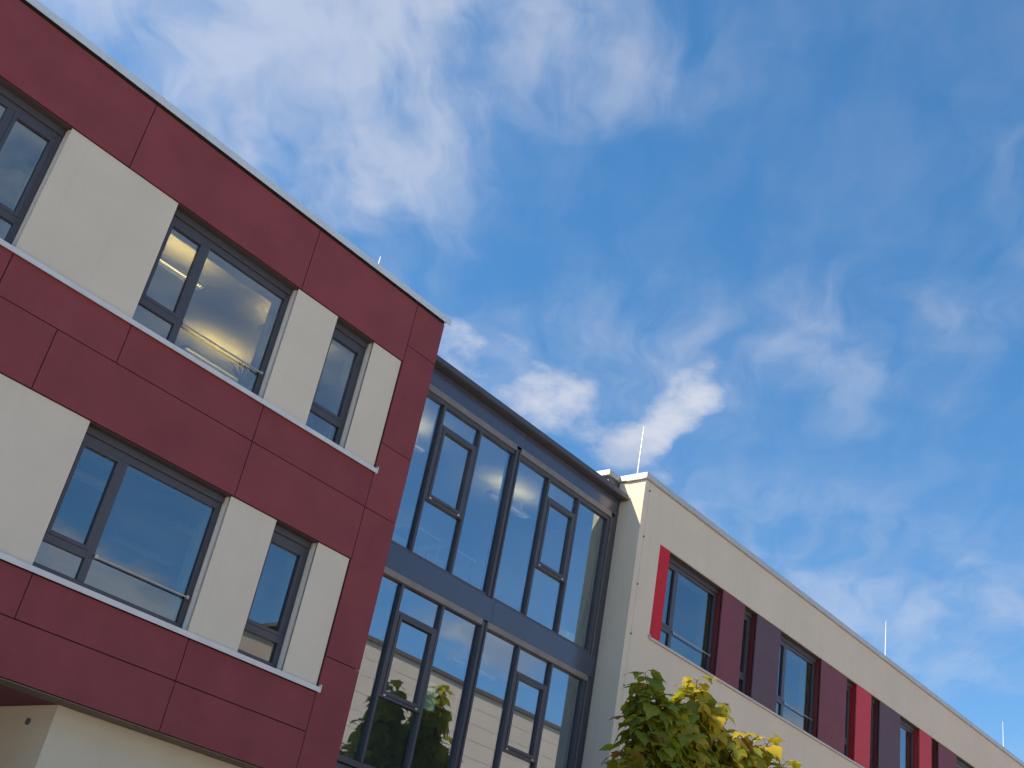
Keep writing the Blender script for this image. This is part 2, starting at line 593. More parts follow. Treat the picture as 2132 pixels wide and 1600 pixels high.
# band between the storeys
for a, b in ((1.72, 3.92), (3.92, 5.585), (5.585, 7.79), (7.79, 9.968)):
    red_panel(a, b, 7.742, 8.335)
for a, b in ((1.73, 4.75), (4.75, 7.79), (7.79, 9.968)):
    red_panel(a, b, HEAD1, 7.742)
# band under the lower windows
for a, b in ((1.72, 3.92), (3.92, 5.60), (5.60, 7.80), (7.80, 9.968)):
    red_panel(a, b, 4.429, 4.965)
for a, b in ((1.73, 4.76), (4.76, 7.80), (7.80, 9.968)):
    red_panel(a, b, 3.81, 4.429)
# strip at the corner
zz = [3.81, 5.473, 7.742, 8.815, 10.582, 11.364]
for a, b in zip(zz[:-1], zz[1:]):
    red_panel(9.968, XR, a, b)
# outside the frame, to the left
for a, b in ((3.81, 5.0), (5.0, 6.916), (6.916, 8.335), (8.335, 10.272), (10.272, 11.364)):
    red_panel(-5.9, -1.3, a, b)
    if (a, b) not in ((10.272, 11.364),):
        red_panel(-1.3, 1.72, a, b)

# cream panels with their returns, windows, sills
for zs, zh in ((SILL2, HEAD2), (SILL1, HEAD1)):
    for i, (a, b) in enumerate(PAN):
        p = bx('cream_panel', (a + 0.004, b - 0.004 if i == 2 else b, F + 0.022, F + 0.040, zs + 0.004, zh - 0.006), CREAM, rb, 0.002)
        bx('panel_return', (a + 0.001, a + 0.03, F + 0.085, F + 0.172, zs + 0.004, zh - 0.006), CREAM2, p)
    window(rb, 1.72, 3.905, zs, zh, 3.225, (3.27, 3.83))
    window(rb, 5.56, 7.752, zs, zh, 6.255, (5.64, 6.2), (6.30, 7.70))
    window(rb, 8.55, 9.331, zs, zh, None, (8.6, 9.26))
    # sill: folded sheet with a front lip, in two lengths
    for a, b in ((1.5, 6.2), (6.203, 9.992)):
        bm = bmesh.new()
        prism(bm, [(F - 0.045, zs - 0.070), (F - 0.045, zs - 0.004), (F + 0.19, zs + 0.022), (F + 0.19, zs + 0.016),
                   (F - 0.039, zs - 0.010), (F - 0.039, zs - 0.064), (F - 0.03, zs - 0.064), (F - 0.03, zs - 0.070)], 'x', a, b)
        s = link('window_sill', bm, SILL, rb)
    bx('sill_end', (9.985, 9.999, F - 0.048, F + 0.02, zs - 0.074, zs + 0.035), SILL, s)

# roof coping, in lengths
for a, b in ((-5.9, 1.78), (1.78, 4.78), (4.78, 7.84), (7.84, 9.68), (9.68, 10.715)):
    bm = bmesh.new()
    prism(bm, [(F - 0.05, 11.385), (F - 0.05, 11.495), (F + 0.45, 11.47), (F + 0.45, 11.35), (F + 0.44, 11.35),
               (F + 0.44, 11.46), (F + 0.1, 11.47), (F - 0.04, 11.47), (F - 0.04, 11.385)], 'x', a + 0.002, b - 0.002)
    link('roof_coping', bm, RCOPE, rb)
for a in (4.78, 7.84, 9.68):
    bxs('coping_joint_cover', [(a - 0.03, a + 0.03, F - 0.0525, F - 0.0505, 11.388, 11.4975), (a - 0.03, a + 0.03, F - 0.0495, F + 0.2, 11.4955, 11.4985)], RCOPE, rb)
bx('parapet_core', (XL, XR, F + 0.03, F + 0.43, 11.30, 11.455), DARK, rb)
# underside: bronze drip trim, then the red soffit of the passage at the left
bx('soffit_trim', (-5.9, XR - 0.002, F + 0.012, 12.865, 3.795, 3.806), WOODB, rb)
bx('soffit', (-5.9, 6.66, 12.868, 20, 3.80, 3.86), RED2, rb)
bx('ground_floor_wall', (6.65, XR - 0.03, 12.88, 20, 0, 3.80), GPLAST, rb, 0.006)
bm = bmesh.new()
tube(bm, [(6.665, 13.43, 3.605), (6.625, 13.43, 3.605)], 0.040, 14)
vo = link('vent_cap', bm, GREYM, rb)

# ================================================================== WHITE WING
wb = root('cream_wing', (28, 12.5, 0), 'long cream rendered school wing with red and purple window panels at the right', 'building')
XW = 16.71
XE = 60.0
# openings of the upper storey, then the coloured panels between them
WO = [(17.85, 19.957), (20.879, 21.43), (22.508, 24.525), (25.883, 26.433), (27.278, 27.788), (29.055, 30.292),
      (31.095, 31.577), (32.888, 34.9), (36.2, 36.75), (37.9, 40.0)]
WP = [(17.463, 17.85, CRIM, None), (19.957, 20.879, PLUM, MAROON), (21.43, 22.508, AUBER, MAROON), (24.525, 25.883, PLUM, MAROON),
      (26.433, 27.278, ROSE, SCARL), (27.788, 29.055, AUBER, MAROON), (30.292, 31.095, ROSE, SCARL), (31.577, 32.888, PLUM, MAROON),
      (34.9, 36.2, AUBER, MAROON), (36.75, 37.9, ROSE, SCARL)]
WX0, WX1 = 17.463, 40.0
LO = [(17.85, 19.957), (21.0, 23.1), (24.2, 24.75), (26.0, 28.1), (29.4, 29.95), (31.2, 33.3), (34.5, 40.0)]
LP = [(17.463, 17.85, AUBER, None), (19.957, 21.0, CRIM, SCARL), (23.1, 24.2, PLUM, MAROON), (24.75, 26.0, ROSE, SCARL),
      (28.1, 29.4, AUBER, MAROON), (29.95, 31.2, PLUM, MAROON), (33.3, 34.5, CRIM, SCARL)]
cs = [(XW, XE, F, F + 0.16, 0, SILL1 - 0.06), (XW, XE, F, F + 0.16, HEAD1, SILL2 - 0.045), (XW, XE, F, F + 0.16, HEAD2, 11.359)]
for zs, zh in ((SILL1 - 0.06, HEAD1), (SILL2 - 0.045, HEAD2)):
    cs.append((XW, WX0, F, F + 0.16, zs, zh))
    cs.append((WX1, XE, F, F + 0.16, zs, zh))
bm = bmesh.new()
for c in cs:
    box(bm, *c)
bmesh.ops.remove_doubles(bm, verts=bm.verts, dist=1e-5)
link('front_wall', bm, PLAST, wb)
bx('end_wall', (XW + 0.002, XW + 0.18, F + 0.161, 13.14, 0, 11.357), PLAST, wb)
cs = []
for z0, z1 in ((0, 5.05), (6.77, 8.38), (10.12, 11.30)):
    cs.append((XW + 0.19, XE, F + 0.26, F + 0.52, z0, z1))
for zs, zh, ops in ((5.05, 6.77, LO), (8.38, 10.12, WO)):
    e = XW + 0.19
    for a, b in ops:
        cs.append((e, a + 0.05, F + 0.26, F + 0.52, zs, zh))
        e = b - 0.06
    cs.append((e, XE, F + 0.26, F + 0.52, zs, zh))
bxs('inner_wall', cs, INWALL, wb)
bxs('floor_slab', [(XW + 0.19, XE, F + 0.521, 20.0, 7.20, 7.50), (XW + 0.19, XE, F + 0.521, 20.0, 3.90, 4.15)], INDARK, wb)
bxs('room_ceiling', [(XW + 0.19, XE, F + 0.521, 20.0, 10.52, 10.62), (XW + 0.19, XE, F + 0.521, 20.0, 7.10, 7.195)], INCEIL, wb)
bxs('partition', [(XW + 0.19, XE, 18.0, 18.15, 7.5, 10.52), (XW + 0.19, XE, 18.0, 18.15, 4.15, 7.10),
                  (21.9, 22.05, F + 0.521, 18, 7.5, 10.52), (28.2, 28.35, F + 0.521, 18, 7.5, 10.52)], INWALL, wb)
bxs('roof_slab', [(XW + 0.19, XE, F + 0.521, 26, 10.9, 11.2), (XW + 0.19, XE, 20.2, 26, 0, 10.9)], PLAST, wb)
for zs, zh, pans, ops in ((SILL2, HEAD2, WP, WO), (SILL1, HEAD1, LP, LO)):
    for a, b, mt, rt in pans:
        p = bx('coloured_panel', (a + 0.003, b, F + 0.012, F + 0.040, zs + 0.003, zh - 0.005), mt, wb, 0.002)
        if rt:
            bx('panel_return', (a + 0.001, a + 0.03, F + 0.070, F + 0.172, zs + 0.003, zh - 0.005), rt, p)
    for a, b in ops:
        if b - a > 1.6:
            window(wb, a - 0.004, b - 0.004, zs, zh, a + 0.56, (a + 0.08, a + 0.5), (a + 0.60, b - 0.06), headh=0.17)
        elif b - a > 0.9:
            window(wb, a - 0.004, b - 0.004, zs, zh, None, None, headh=0.17)
        else:
            window(wb, a - 0.004, b - 0.004, zs, zh, None, (a + 0.05, b - 0.05), headh=0.17)
    for i, (a, b) in enumerate(((WX0 - 0.008, 23.0), (23.003, 29.5), (29.503, 35.0), (35.003, WX1 + 0.01))):
        bm = bmesh.new()
        prism(bm, [(F - 0.035, zs - 0.050), (F - 0.035, zs - 0.004), (F + 0.19, zs + 0.020), (F + 0.19, zs + 0.014),
                   (F - 0.029, zs - 0.010), (F - 0.029, zs - 0.044), (F - 0.02, zs - 0.044), (F - 0.02, zs - 0.050)], 'x', a, b)
        s = link('window_sill', bm, CSILL, wb)
        if i == 0:
            bx('sill_end', (a - 0.012, a + 0.002, F - 0.038, F + 0.02, zs - 0.054, zs + 0.03), CSILL, s)
# coping: front run in lengths, return along the end wall, second block behind
xs = [XW - 0.05, 17.54, 18.47, 21.5, 24.5, 27.5, 30.5, 33.5, 36.5, 39.5, XE]
for i, (a, b) in enumerate(zip(xs[:-1], xs[1:])):
    bm = bmesh.new()
    prism(bm, [(F - 0.05, 11.372), (F - 0.05, 11.492), (F + 0.45, 11.468), (F + 0.45, 11.36), (F + 0.1, 11.36), (F + 0.05, 11.36), (F - 0.03, 11.372)],
          'x', a + (0.0 if i == 0 else 0.002), b - 0.002)
    link('roof_coping', bm, COPE, wb)
    if i:
        bxs('coping_joint_cover', [(a - 0.025, a + 0.025, F - 0.0525, F - 0.0505, 11.376, 11.4945), (a - 0.025, a + 0.025, F - 0.0495, F + 0.2, 11.4925, 11.4955)], COPE, wb)
bx('roof_coping', (XW - 0.052, XW + 0.4, F + 0.002, 13.11, 11.371, 11.4935), COPE, wb, 0.003)
bx('roof_coping', (16.30, XW + 0.45, 13.115, 20.0, 11.371, 11.4915), COPE, wb, 0.003)
bx('rear_parapet', (16.37, XW + 0.18, 13.165, 20.0, 10.9, 11.370), GREYM, wb)
# lightning down conductor with its clips near the corner
bm = bmesh.new()
tube(bm, [(16.870, F - 0.012, 0.3), (16.870, F - 0.012, 11.36)], 0.0025, 6)
cdt = link('down_conductor', bm, PLAST, wb)
for k in range(11):
    z = 11.17 - 0.985 * k
    bm = bmesh.new()
    tube(bm, [(16.870, F - 0.022, z), (16.870, F + 0.002, z)], 0.018, 10)
    link('clip', bm, GREYM, cdt)

# ================================================================== GLAZED LINK
gb = root('glazed_link', (13.6, 13.1, 0), 'dark blue-grey glazed link between the red wing and the cream wing', 'building')
X0, X1 = 10.64, 16.69
FR = GL - 0.05     # front of mullions
# eave and fascia
bm = bmesh.new()
prism(bm, [(12.845, 10.94), (12.845, 11.03), (13.6, 11.06), (20, 11.06), (20, 10.90), (13.045, 10.90), (13.045, 10.925), (12.87, 10.925)], 'x', X0, 16.685)
link('roof_eave', bm, ANTH, gb)
for a, b in ((X0, 13.64), (13.645, X1 - 0.09)):
    bx('fascia_panel', (a, b, FR - 0.005, FR + 0.02, 10.594, 10.915), ANTHS, gb, 0.002)
for a, b in ((X0, 13.44), (13.57, 16.44)):
    bx('head_rail', (a, b, FR - 0.025, FR + 0.01, 10.475, 10.588), BRONZ, gb, 0.004)
    bx('head_rail', (a, b, FR - 0.025, FR + 0.01, 7.185, 7.292), BRONZ, gb, 0.004)
for a, b in ((X0, 13.64), (13.645, 16.60)):
    bx('spandrel_panel', (a, b, FR - 0.005, FR + 0.02, 7.300, 7.700), ANTHS, gb, 0.002)
bx('spandrel_panel', (X0, 16.60, FR - 0.003, FR + 0.02, 0.1, 4.30), ANTHS, gb, 0.002)
bxs('floor_slab', [(X0, X1, GL + 0.04, 20, 7.25, 7.60), (X0, X1, GL + 0.04, 20, 3.85, 4.2)], INDARK, gb)
bxs('room_ceiling', [(X0, X1, GL + 0.04, 20, 10.50, 10.60), (X0, X1, GL + 0.04, 20, 7.16, 7.245)], INCEIL, gb)
bxs('partition', [(X0, X1, 17.4, 17.5, 7.6, 10.5), (X0, X1, 17.4, 17.5, 4.2, 7.16)], INWALL, gb)
bxs('side_wall', [(X1, XW + 0.0015, 13.15, 20, 0, 10.88), (X0 - 0.008, X0, 13.15, 20, 0, 10.88)], INWALL, gb)
# storeys: (bottom of glass, top of glass, sash bottom, sash top)
for zb, zt, s0, s1 in ((7.713, 10.40, 8.69, 10.06), (4.40, 7.17, 5.42, 6.755)):
    bx('top_rail', (X0, 16.44, FR + 0.004, GL + 0.06, zt, zt + 0.125 if zt > 8 else zt + 0.06), ANTH, gb, 0.002)
    bx('bottom_rail', (X0, 16.44, FR + 0.004, GL + 0.06, zb - 0.06, zb + 0.03), ANTH, gb, 0.002)
    for mx, w in ((11.535, 0.052), (12.492, 0.052), (14.475, 0.052), (15.412, 0.052)):
        bx('mullion', (mx - w / 2, mx + w / 2, FR - 0.012, GL + 0.10, zb + 0.03, zt), ANTH, gb, 0.003)
    for a, b in ((10.66, 11.509), (12.518, 13.43), (13.57, 14.449), (15.438, 16.36)):
        bx('pane', (a, b, GL, GL + 0.006, zb + 0.025, zt + 0.004), GLASS2, gb)
    for a, b in ((11.561, 12.466), (14.501, 15.386)):
        bx('pane', (a - 0.003, b + 0.003, GL, GL + 0.006, zb + 0.025, s0 + 0.004), GLASS2, gb)
        bx('pane', (a - 0.003, b + 0.003, GL, GL + 0.006, s1 - 0.004, zt + 0.004), GLASS2, gb)
        o1, o2 = 0.045, 0.105
        f = bxs('sash_window', [
            (a, a + o1, FR - 0.005, GL + 0.05, s0, s1), (b - o1, b, FR - 0.005, GL + 0.05, s0, s1),
            (a + o1, b - o1, FR - 0.005, GL + 0.05, s0, s0 + o1), (a + o1, b - o1, FR - 0.005, GL + 0.05, s1 - o1, s1),
            (a + o1 + .004, a + o2, FR - 0.016, GL + 0.04, s0 + o1 + .004, s1 - o1 - .004), (b - o2, b - o1 - .004, FR - 0.016, GL + 0.04, s0 + o1 + .004, s1 - o1 - .004),
            (a + o2, b - o2, FR - 0.016, GL + 0.04, s0 + o1 + .004, s0 + o2), (a + o2, b - o2, FR - 0.016, GL + 0.04, s1 - o2, s1 - o1 - .004)], ANTH, gb, 0.002)
        bx('sash_pane', (a + o2 - .004, b - o2 + .004, GL - 0.012, GL - 0.006, s0 + o2 - .004, s1 - o2 + .004), GLASS2, f)
        for q in (a + 0.10, b - 0.10):
            bx('hinge_cap', (q - 0.022, q + 0.022, FR - 0.022, FR - 0.0055, s0 + 0.028, s0 + 0.046), WHITEP, f, 0.002)
    # middle column: a channel with two flanges
    cb_ = bxs('column', [(13.43, 13.47, FR - 0.03, GL + 0.14, zb - 0.012, zt + 0.10), (13.53, 13.57, FR - 0.03, GL + 0.14, zb - 0.012, zt + 0.10),
                         (13.47, 13.53, FR - 0.008, GL + 0.14, zb - 0.012, zt + 0.10)], ANTH, gb, 0.002)
    bx('end_post', (16.36, 16.44, FR - 0.002, GL + 0.12, zb - 0.012, zt + 0.1), ANTH, gb, 0.003)
    bx('edge_strip', (16.45, 16.475, FR - 0.02, GL + 0.1, zb - 0.06, zt + 0.11), GREYM, gb, 0.002)
    bx('end_post', (16.48, 16.60, FR + 0.0, GL + 0.12, zb - 0.012, zt + 0.12), ANTH, gb, 0.003)
bx('edge_flashing', (16.602, 16.705, FR + 0.03, 13.14, 0.1, 10.90), ANTH, gb)

# ================================================================== OPPOSITE BUILDING (seen in the panes)
YO = -8.0
ob_ = root('opposite_hall', (42, YO, 0), 'pale cream hall with panel joints mirrored in the glazed link', 'building')
bx('wall_core', (27.0, 75.0, YO - 12, YO - 0.05, 0, 13.05), DARK, ob_)
me_shared = None
H = 0.672
for r in range(20):
    for c in range(6):
        xa = 27.0 + c * 8.0
        if me_shared is None:
            p = bx('wall_panel', (0.006 + 27, 27 + 7.994, YO - 0.05, YO, 0.006, H - 0.006), OPPOS, ob_)
            me_shared = p.data
            continue
        p = bpy.data.objects.new('wall_panel', me_shared)
        COL.objects.link(p)
        p.parent = ob_
        p.location = (c * 8.0, 0, r * H)
bx('roof_coping', (26.9, 75.1, YO - 12.1, YO + 0.10, 20 * H, 20 * H + 0.17), OPPCAP, ob_, 0.01)
oh = root('opposite_house', (23.7, YO, 0), 'cream building with a low brown hipped roof mirrored in the lower window', 'building')
bx('wall', (22.9, 26.5, YO - 10, YO - 0.3, 0, 11.9), OPPOS, oh)
bm = bmesh.new()
v = [bm.verts.new(c) for c in ((22.7, YO - 10.2, 11.9), (26.7, YO - 10.2, 11.9), (26.7, YO - 0.1, 11.9), (22.7, YO - 0.1, 11.9),
                               (24.2, YO - 7.2, 12.7), (24.4, YO - 2.2, 12.7))]
for f in ((3, 2, 1, 0), (0, 1, 5, 4), (1, 2, 5), (2, 3, 4, 5), (3, 0, 4)):
    bm.faces.new([v[i] for i in f])
link('roof', bm, TILE, oh)


# ================================================================== LIGHTNING RODS
def rod(x, y, z0, z1, label):
    bm = bmesh.new()
    tube(bm, [(x, y, z0), (x, y, z0 + 0.6 * (z1 - z0)), (x, y, z1)], [0.014, 0.012, 0.007], 8)
    r = root('lightning_rod', (x, y, z0 - 0.05), label, 'lightning rod', 'lightning rods along the roof edges')
    link('rod', bm, ZINC, r)
    bx('foot', (x - 0.07, x + 0.07, y - 0.07, y + 0.07, z0 - 0.35, z0 + 0.04), ZINC, r, 0.01)


rod(9.35, 13.0, 11.48, 12.08, 'short lightning rod tip behind the red wing coping')
rod(17.06, 13.0, 11.48, 12.83, 'tall lightning rod at the corner of the cream wing')
rod(29.13, 13.0, 11.48, 12.92, 'lightning rod standing midway along the cream wing roof')
rod(38.12, 13.0, 11.48, 12.73, 'farthest lightning rod at the right end of the roof')


# ================================================================== PENDANT LAMPS
def lamp(x0, x1, y, z, em, label, ceil):
    r = root('pendant_lamp', ((x0 + x1) / 2, y, ceil), label, 'lamp', 'linear pendant lamps behind the windows')
    w = 0.085
    bxs('housing', [(x0, x1, y - w, y - w + 0.006, z, z + 0.06), (x0, x1, y + w - 0.006, y + w, z, z + 0.06),
                    (x0 - 0.012, x0, y - w, y + w, z, z + 0.06), (x1, x1 + 0.012, y - w, y + w, z, z + 0.06)], WHITEP, r)
    bx('light_tube', (x0 + 0.01, x1 - 0.01, y - 0.022, y + 0.022, z + 0.030, z + 0.044), em[1], r)
    bx('reflector', (x0 + 0.002, x1 - 0.002, y - w + 0.008, y + w - 0.008, z + 0.047, z + 0.052), WHITEP, r)
    bx('uplight', (x0 + 0.04, x1 - 0.04, y - 0.05, y + 0.05, z + 0.054, z + 0.058), em[0], r)
    n = 30
    bxs('louvre', [(x0 + (x1 - x0) * (k + 0.5) / n - 0.005, x0 + (x1 - x0) * (k + 0.5) / n + 0.005, y - w + 0.006, y + w - 0.006, z, z + 0.026) for k in range(n)], GREYM, r)
    for q in (x0 + 0.2, x1 - 0.2):
        bm = bmesh.new()
        tube(bm, [(q, y, z + 0.05), (q, y, ceil)], 0.003, 5)
        link('suspension_wire', bm, ZINC, r)


LU = 1.14
for x0, y, lb in ((5.79, 13.77, 'lit lamp behind the left sash of the upper red wing window'),
                  (8.10, 13.78, 'lit lamp by the right jamb of the upper red wing window'),
                  (7.95, 15.60, 'lit lamp deep in the room low in the upper red wing window')):
    lamp(x0, x0 + LU, y, 10.10, LAMP_UP, lb, 10.52)
for x0, y, lb in ((5.70, 13.97, 'pale lamp behind the left sash of the lower red wing window'),
                  (7.95, 14.03, 'pale lamp by the right jamb of the lower red wing window'),
                  (7.92, 15.67, 'pale lamp across the middle of the lower red wing window')):
    lamp(x0, x0 + LU, y, 6.75, LAMP_LO, lb, 7.10)
for x0, y, z, em, lb in ((11.16, 14.22, 10.10, LAMP_LK, 'lit lamp in the link beside the red wing corner'),
                         (14.15, 14.20, 10.10, LAMP_LK, 'lit lamp behind the middle column of the upper link glazing'),
                         (14.19, 14.36, 6.88, LAMP_LO, 'pale lamp behind the middle column of the lower link glazing')):
    lamp(x0, x0 + LU, y, z, em, lb, 10.5 if z > 8 else 7.16)

# ================================================================== THINGS BEHIND THE PANES
# yucca on the inner sill
yr = root('potted_yucca', (7.52, 12.86, 8.38), 'spiky potted yucca on the inner sill of the upper window', 'plant')
bm = bmesh.new()
tube(bm, [(7.52, 12.86, 8.381), (7.52, 12.86, 8.50)], [0.06, 0.075], 12)
link('pot', bm, POT, yr)
bm = bmesh.new()
for k in range(34):
    a = random.uniform(0, 6.283)
    el = random.uniform(0.1, 1.4)
    ln = random.uniform(0.22, 0.38)
    z = 8.55 + random.uniform(0, 0.16)
    d = Vector((math.cos(a) * math.cos(el), math.sin(a) * math.cos(el) * 0.5, math.sin(el)))
    s = d.cross(Vector((0, 0, 1))).normalized() * 0.012
    b0 = Vector((7.52, 12.86, z))
    m_ = b0 + d * ln * 0.5
    e = b0 + d * ln - Vector((0, 0, 0.05 * math.cos(el)))
    vv = [bm.verts.new(q) for q in (b0 - s * .6, b0 + s * .6, m_ + s, e, m_ - s)]
    bm.faces.new(vv)
for k in range(3):
    tube(bm, [(7.52, 12.86, 8.49), (7.52 + 0.02 * (k - 1), 12.86, 8.62 + 0.04 * k)], 0.012, 6)
YUC = pmat('yucca_leaf', (0.05, 0.09, 0.035), 0.5)
fo = link('leaves', bm, YUC, yr)
fo['kind'] = 'stuff'
# pale green film taped to the lower link pane
bm = bmesh.new()
prism(bm, [(12.56, 5.56), (12.575, 5.54), (12.81, 5.54), (12.825, 5.56), (12.815, 5.93), (12.79, 5.96), (12.58, 5.965), (12.56, 5.945)], 'y', GL + 0.0068, GL + 0.0105)
tag(link('window_film', bm, PALEG, None, 0, (12.69, GL + 0.008, 5.54)), 'pale green sheet taped inside the lower link pane', 'sheet')
# leaning pale board and box at the end of the upper link
bm = bmesh.new()
prism(bm, [(16.30, 7.605), (16.42, 7.605), (16.60, 8.85), (16.50, 8.86)], 'y', 13.38, 13.42)
tag(link('leaning_board', bm, PALEG, None, 0.003, (16.36, 13.40, 7.605)), 'pale green board leaning at the right end of the upper link', 'board')
tag(bx('storage_box', (16.02, 16.30, 13.34, 13.62, 7.605, 8.02), PALEG, None, 0.005, (16.16, 13.48, 7.605)), 'pale green box beside the leaning board in the link', 'box')
# pin board behind the first cream wing window
t = root('pinboard', (19.8, 13.25, 7.5), 'light grey board behind the first window of the cream wing', 'board')
bx('board', (18.85, 20.15, 13.20, 13.23, 8.10, 9.02), FURN, t, 0.004)
for q in (18.9, 20.08):
    bx('leg', (q, q + 0.04, 13.19, 13.24, 7.5, 8.10), STEEL, t)
# low shelves seen faintly at the foot of the upper link glazing
for i, (q, lb) in enumerate(((11.75, 'pale desk behind the left sash of the upper link glazing'), (12.62, 'pale desk just left of the middle column in the link'))):
    t = root('desk', (q + 0.35, 13.6, 7.6), lb, 'desk', 'desks in the upper link')
    bx('top', (q, q + 0.7, 13.35, 13.95, 8.30, 8.33), FURN, t, 0.003)
    for a in (q + 0.02, q + 0.65):
        for b in (13.37, 13.90):
            bx('leg', (a, a + 0.03, b, b + 0.03, 7.6, 8.30), STEEL, t)


# ================================================================== TREE
def leafmat(name, col, tr):
    m = bpy.data.materials.new(name)
    m.use_nodes = True
    t = NT(m.node_tree)
    b = m.node_tree.nodes['Principled BSDF']
    tcn = t.n('ShaderNodeTexCoord')
    nz = t.noise(tcn.outputs['Object'], 14.0, 4, 0.6)
    c2 = (col[0] * 1.25 + 0.02, col[1] * 0.95, col[2] * 0.7, 1)
    cc = t.mix(t.sstep(nz, 0.42, 0.72), col + (1,), c2)
    t.put(b.inputs['Base Color'], cc)
    b.inputs['Roughness'].default_value = 0.55
    b.inputs['Specular IOR Level'].default_value = 0.3
    tl = t.n('ShaderNodeBsdfTranslucent')
    t.put(tl.inputs[0], t.mix(1.0, cc, (1.3, 1.25, 0.6, 1), 'MULTIPLY'))
    mx = t.n('ShaderNodeMixShader')
    mx.inputs[0].default_value = tr
    m.node_tree.links.new(b.outputs[0], mx.inputs[1])
    m.node_tree.links.new(tl.outputs[0], mx.inputs[2])
    m.node_tree.links.new(mx.outputs[0], m.node_tree.nodes['Material Output'].inputs[0])
    return m


LEAFM = [leafmat('leaf_green', (0.195, 0.25, 0.034), 0.48), leafmat('leaf_mid', (0.27, 0.31, 0.038), 0.48),
         leafmat('leaf_olive', (0.36, 0.34, 0.038), 0.48), leafmat('leaf_yellow', (0.50, 0.39, 0.032), 0.42),
         leafmat('leaf_russet', (0.27, 0.17, 0.040), 0.38)]

# leaf outlines: a broad heart with three or five points; x across, y along
OUT = [[(0, 0), (.12, -.09), (.27, -.04), (.46, -.06), (.40, .12), (.52, .22), (.74, .36), (.50, .44), (.36, .52), (.40, .66), (.22, .68), (.12, .84), (0, 1.08)],
       [(0, 0), (.14, -.10), (.34, -.03), (.60, .02), (.50, .20), (.62, .42), (.66, .58), (.40, .56), (.26, .66), (.20, .82), (.09, .90), (0, 1.10)],
       [(0, 0), (.18, -.11), (.38, -.02), (.48, .14), (.58, .34), (.44, .46), (.42, .62), (.24, .72), (.12, .90), (0, 1.06)]]


def leaf_geom(k, curl):
    """verts, faces of one leaf: midrib fold + drooping tip"""
    o = OUT[k % 3]
    V, Fc = [], []

    def pt(x, y):
        z = 0.26 * abs(x) - curl * y * y * 0.45 - 0.45 * x * x + 0.05 * math.sin(9 * y + 7 * abs(x) + k) * (abs(x) + 0.2 * y)
        return Vector((x, y, z))
    mid = [pt(0, y) for y in (0.0, 0.30, 0.62, 1.02)]
    for s in (1, -1):
        b0 = len(V)
        pts = [pt(s * x, y) for x, y in o]
        V += pts
        c = len(V)
        V.append(pt(0, 0.32))
        V.append(pt(0, 0.66))
        n = len(pts)
        for i in range(n - 1):
            cc = c if o[i][1] < 0.45 else c + 1
            tri = (b0 + i, b0 + i + 1, cc)
            Fc.append(tri if s > 0 else tri[::-1])
        j = next(i for i in range(n) if o[i][1] >= 0.45)
        tri = (c, b0 + j, c + 1)
        Fc.append(tri if s > 0 else tri[::-1])
    return V, Fc


LEAFG = [leaf_geom(k, cu) for k in range(3) for cu in (0.3, 0.8, 1.3)]
LEAFME = {}


def leaf_mesh(g_, mi):
    if (g_, mi) not in LEAFME:
        V, Fc = LEAFG[g_]
        me = bpy.data.meshes.new('leaf')
        me.from_pydata([tuple(q) for q in V], [], Fc)
        me.materials.append(LEAFM[mi])
        for p in me.polygons:
            p.use_smooth = True
        LEAFME[(g_, mi)] = me
    return LEAFME[(g_, mi)]


TB = Vector((15.45, 9.75, 0.0))
tree = root('young_tree', TB, 'young broad-leaved tree turning yellow in front of the cream wing', 'tree')
bm = bmesh.new()
tube(bm, [TB, TB + Vector((0.03, 0.02, 1.5)), TB + Vector((-0.03, 0.05, 3.2)), TB + Vector((-0.15, 0.15, 4.6)), TB + Vector((-0.4, 0.35, 5.7))],
     [0.095, 0.08, 0.065, 0.05, 0.03], 12)
link('trunk', bm, BARK, tree, smooth=True)
# shoot tips: position, yellowness, how many leaves
TIPS = [((14.34, 10.25, 6.57), 0.12, 20), ((14.20, 10.30, 6.24), 0.06, 18), ((14.46, 10.10, 6.28), 0.10, 18), ((14.59, 9.90, 6.13), 0.10, 18),
        ((15.73, 10.20, 6.91), 0.75, 24), ((16.02, 10.00, 6.62), 0.40, 22), ((15.54, 10.30, 6.46), 0.30, 18), ((16.17, 9.60, 6.17), 0.70, 22),
        ((16.12, 9.90, 5.97), 0.30, 20), ((16.79, 9.40, 6.22), 0.75, 22), ((16.49, 9.50, 5.96), 0.60, 22), ((17.20, 9.30, 5.99), 0.55, 20),
        ((14.01, 10.30, 5.27), 0.05, 16), ((13.78, 10.00, 5.04), 0.05, 20), ((14.18, 10.10, 5.76), 0.06, 24), ((14.34, 9.80, 5.62), 0.08, 26),
        ((15.14, 9.90, 5.78), 0.15, 26), ((14.06, 9.90, 5.25), 0.05, 26), ((14.52, 9.70, 5.25), 0.08, 26), ((15.27, 9.60, 5.45), 0.20, 26),
        ((15.94, 9.50, 5.61), 0.45, 26), ((16.65, 9.40, 5.74), 0.55, 24), ((15.43, 10.30, 6.16), 0.10, 20), ((15.81, 10.10, 6.23), 0.20, 20),
        ((13.72, 10.05, 5.20), 0.05, 24), ((13.95, 10.15, 5.75), 0.08, 20), ((14.25, 10.15, 6.30), 0.10, 20), ((15.55, 10.15, 6.72), 0.55, 20)]
rnd = random.Random(5)
for k in range(34):
    a = rnd.uniform(0, 6.283)
    rr = math.sqrt(rnd.uniform(0.05, 1))
    zz_ = rnd.uniform(3.0, 5.15)
    TIPS.append(((15.4 + 1.7 * rr * math.cos(a), 9.75 + 1.3 * rr * math.sin(a), zz_), 0.1 if math.cos(a) < 0.2 else 0.4, 26))
leaves = []
br_done = 0
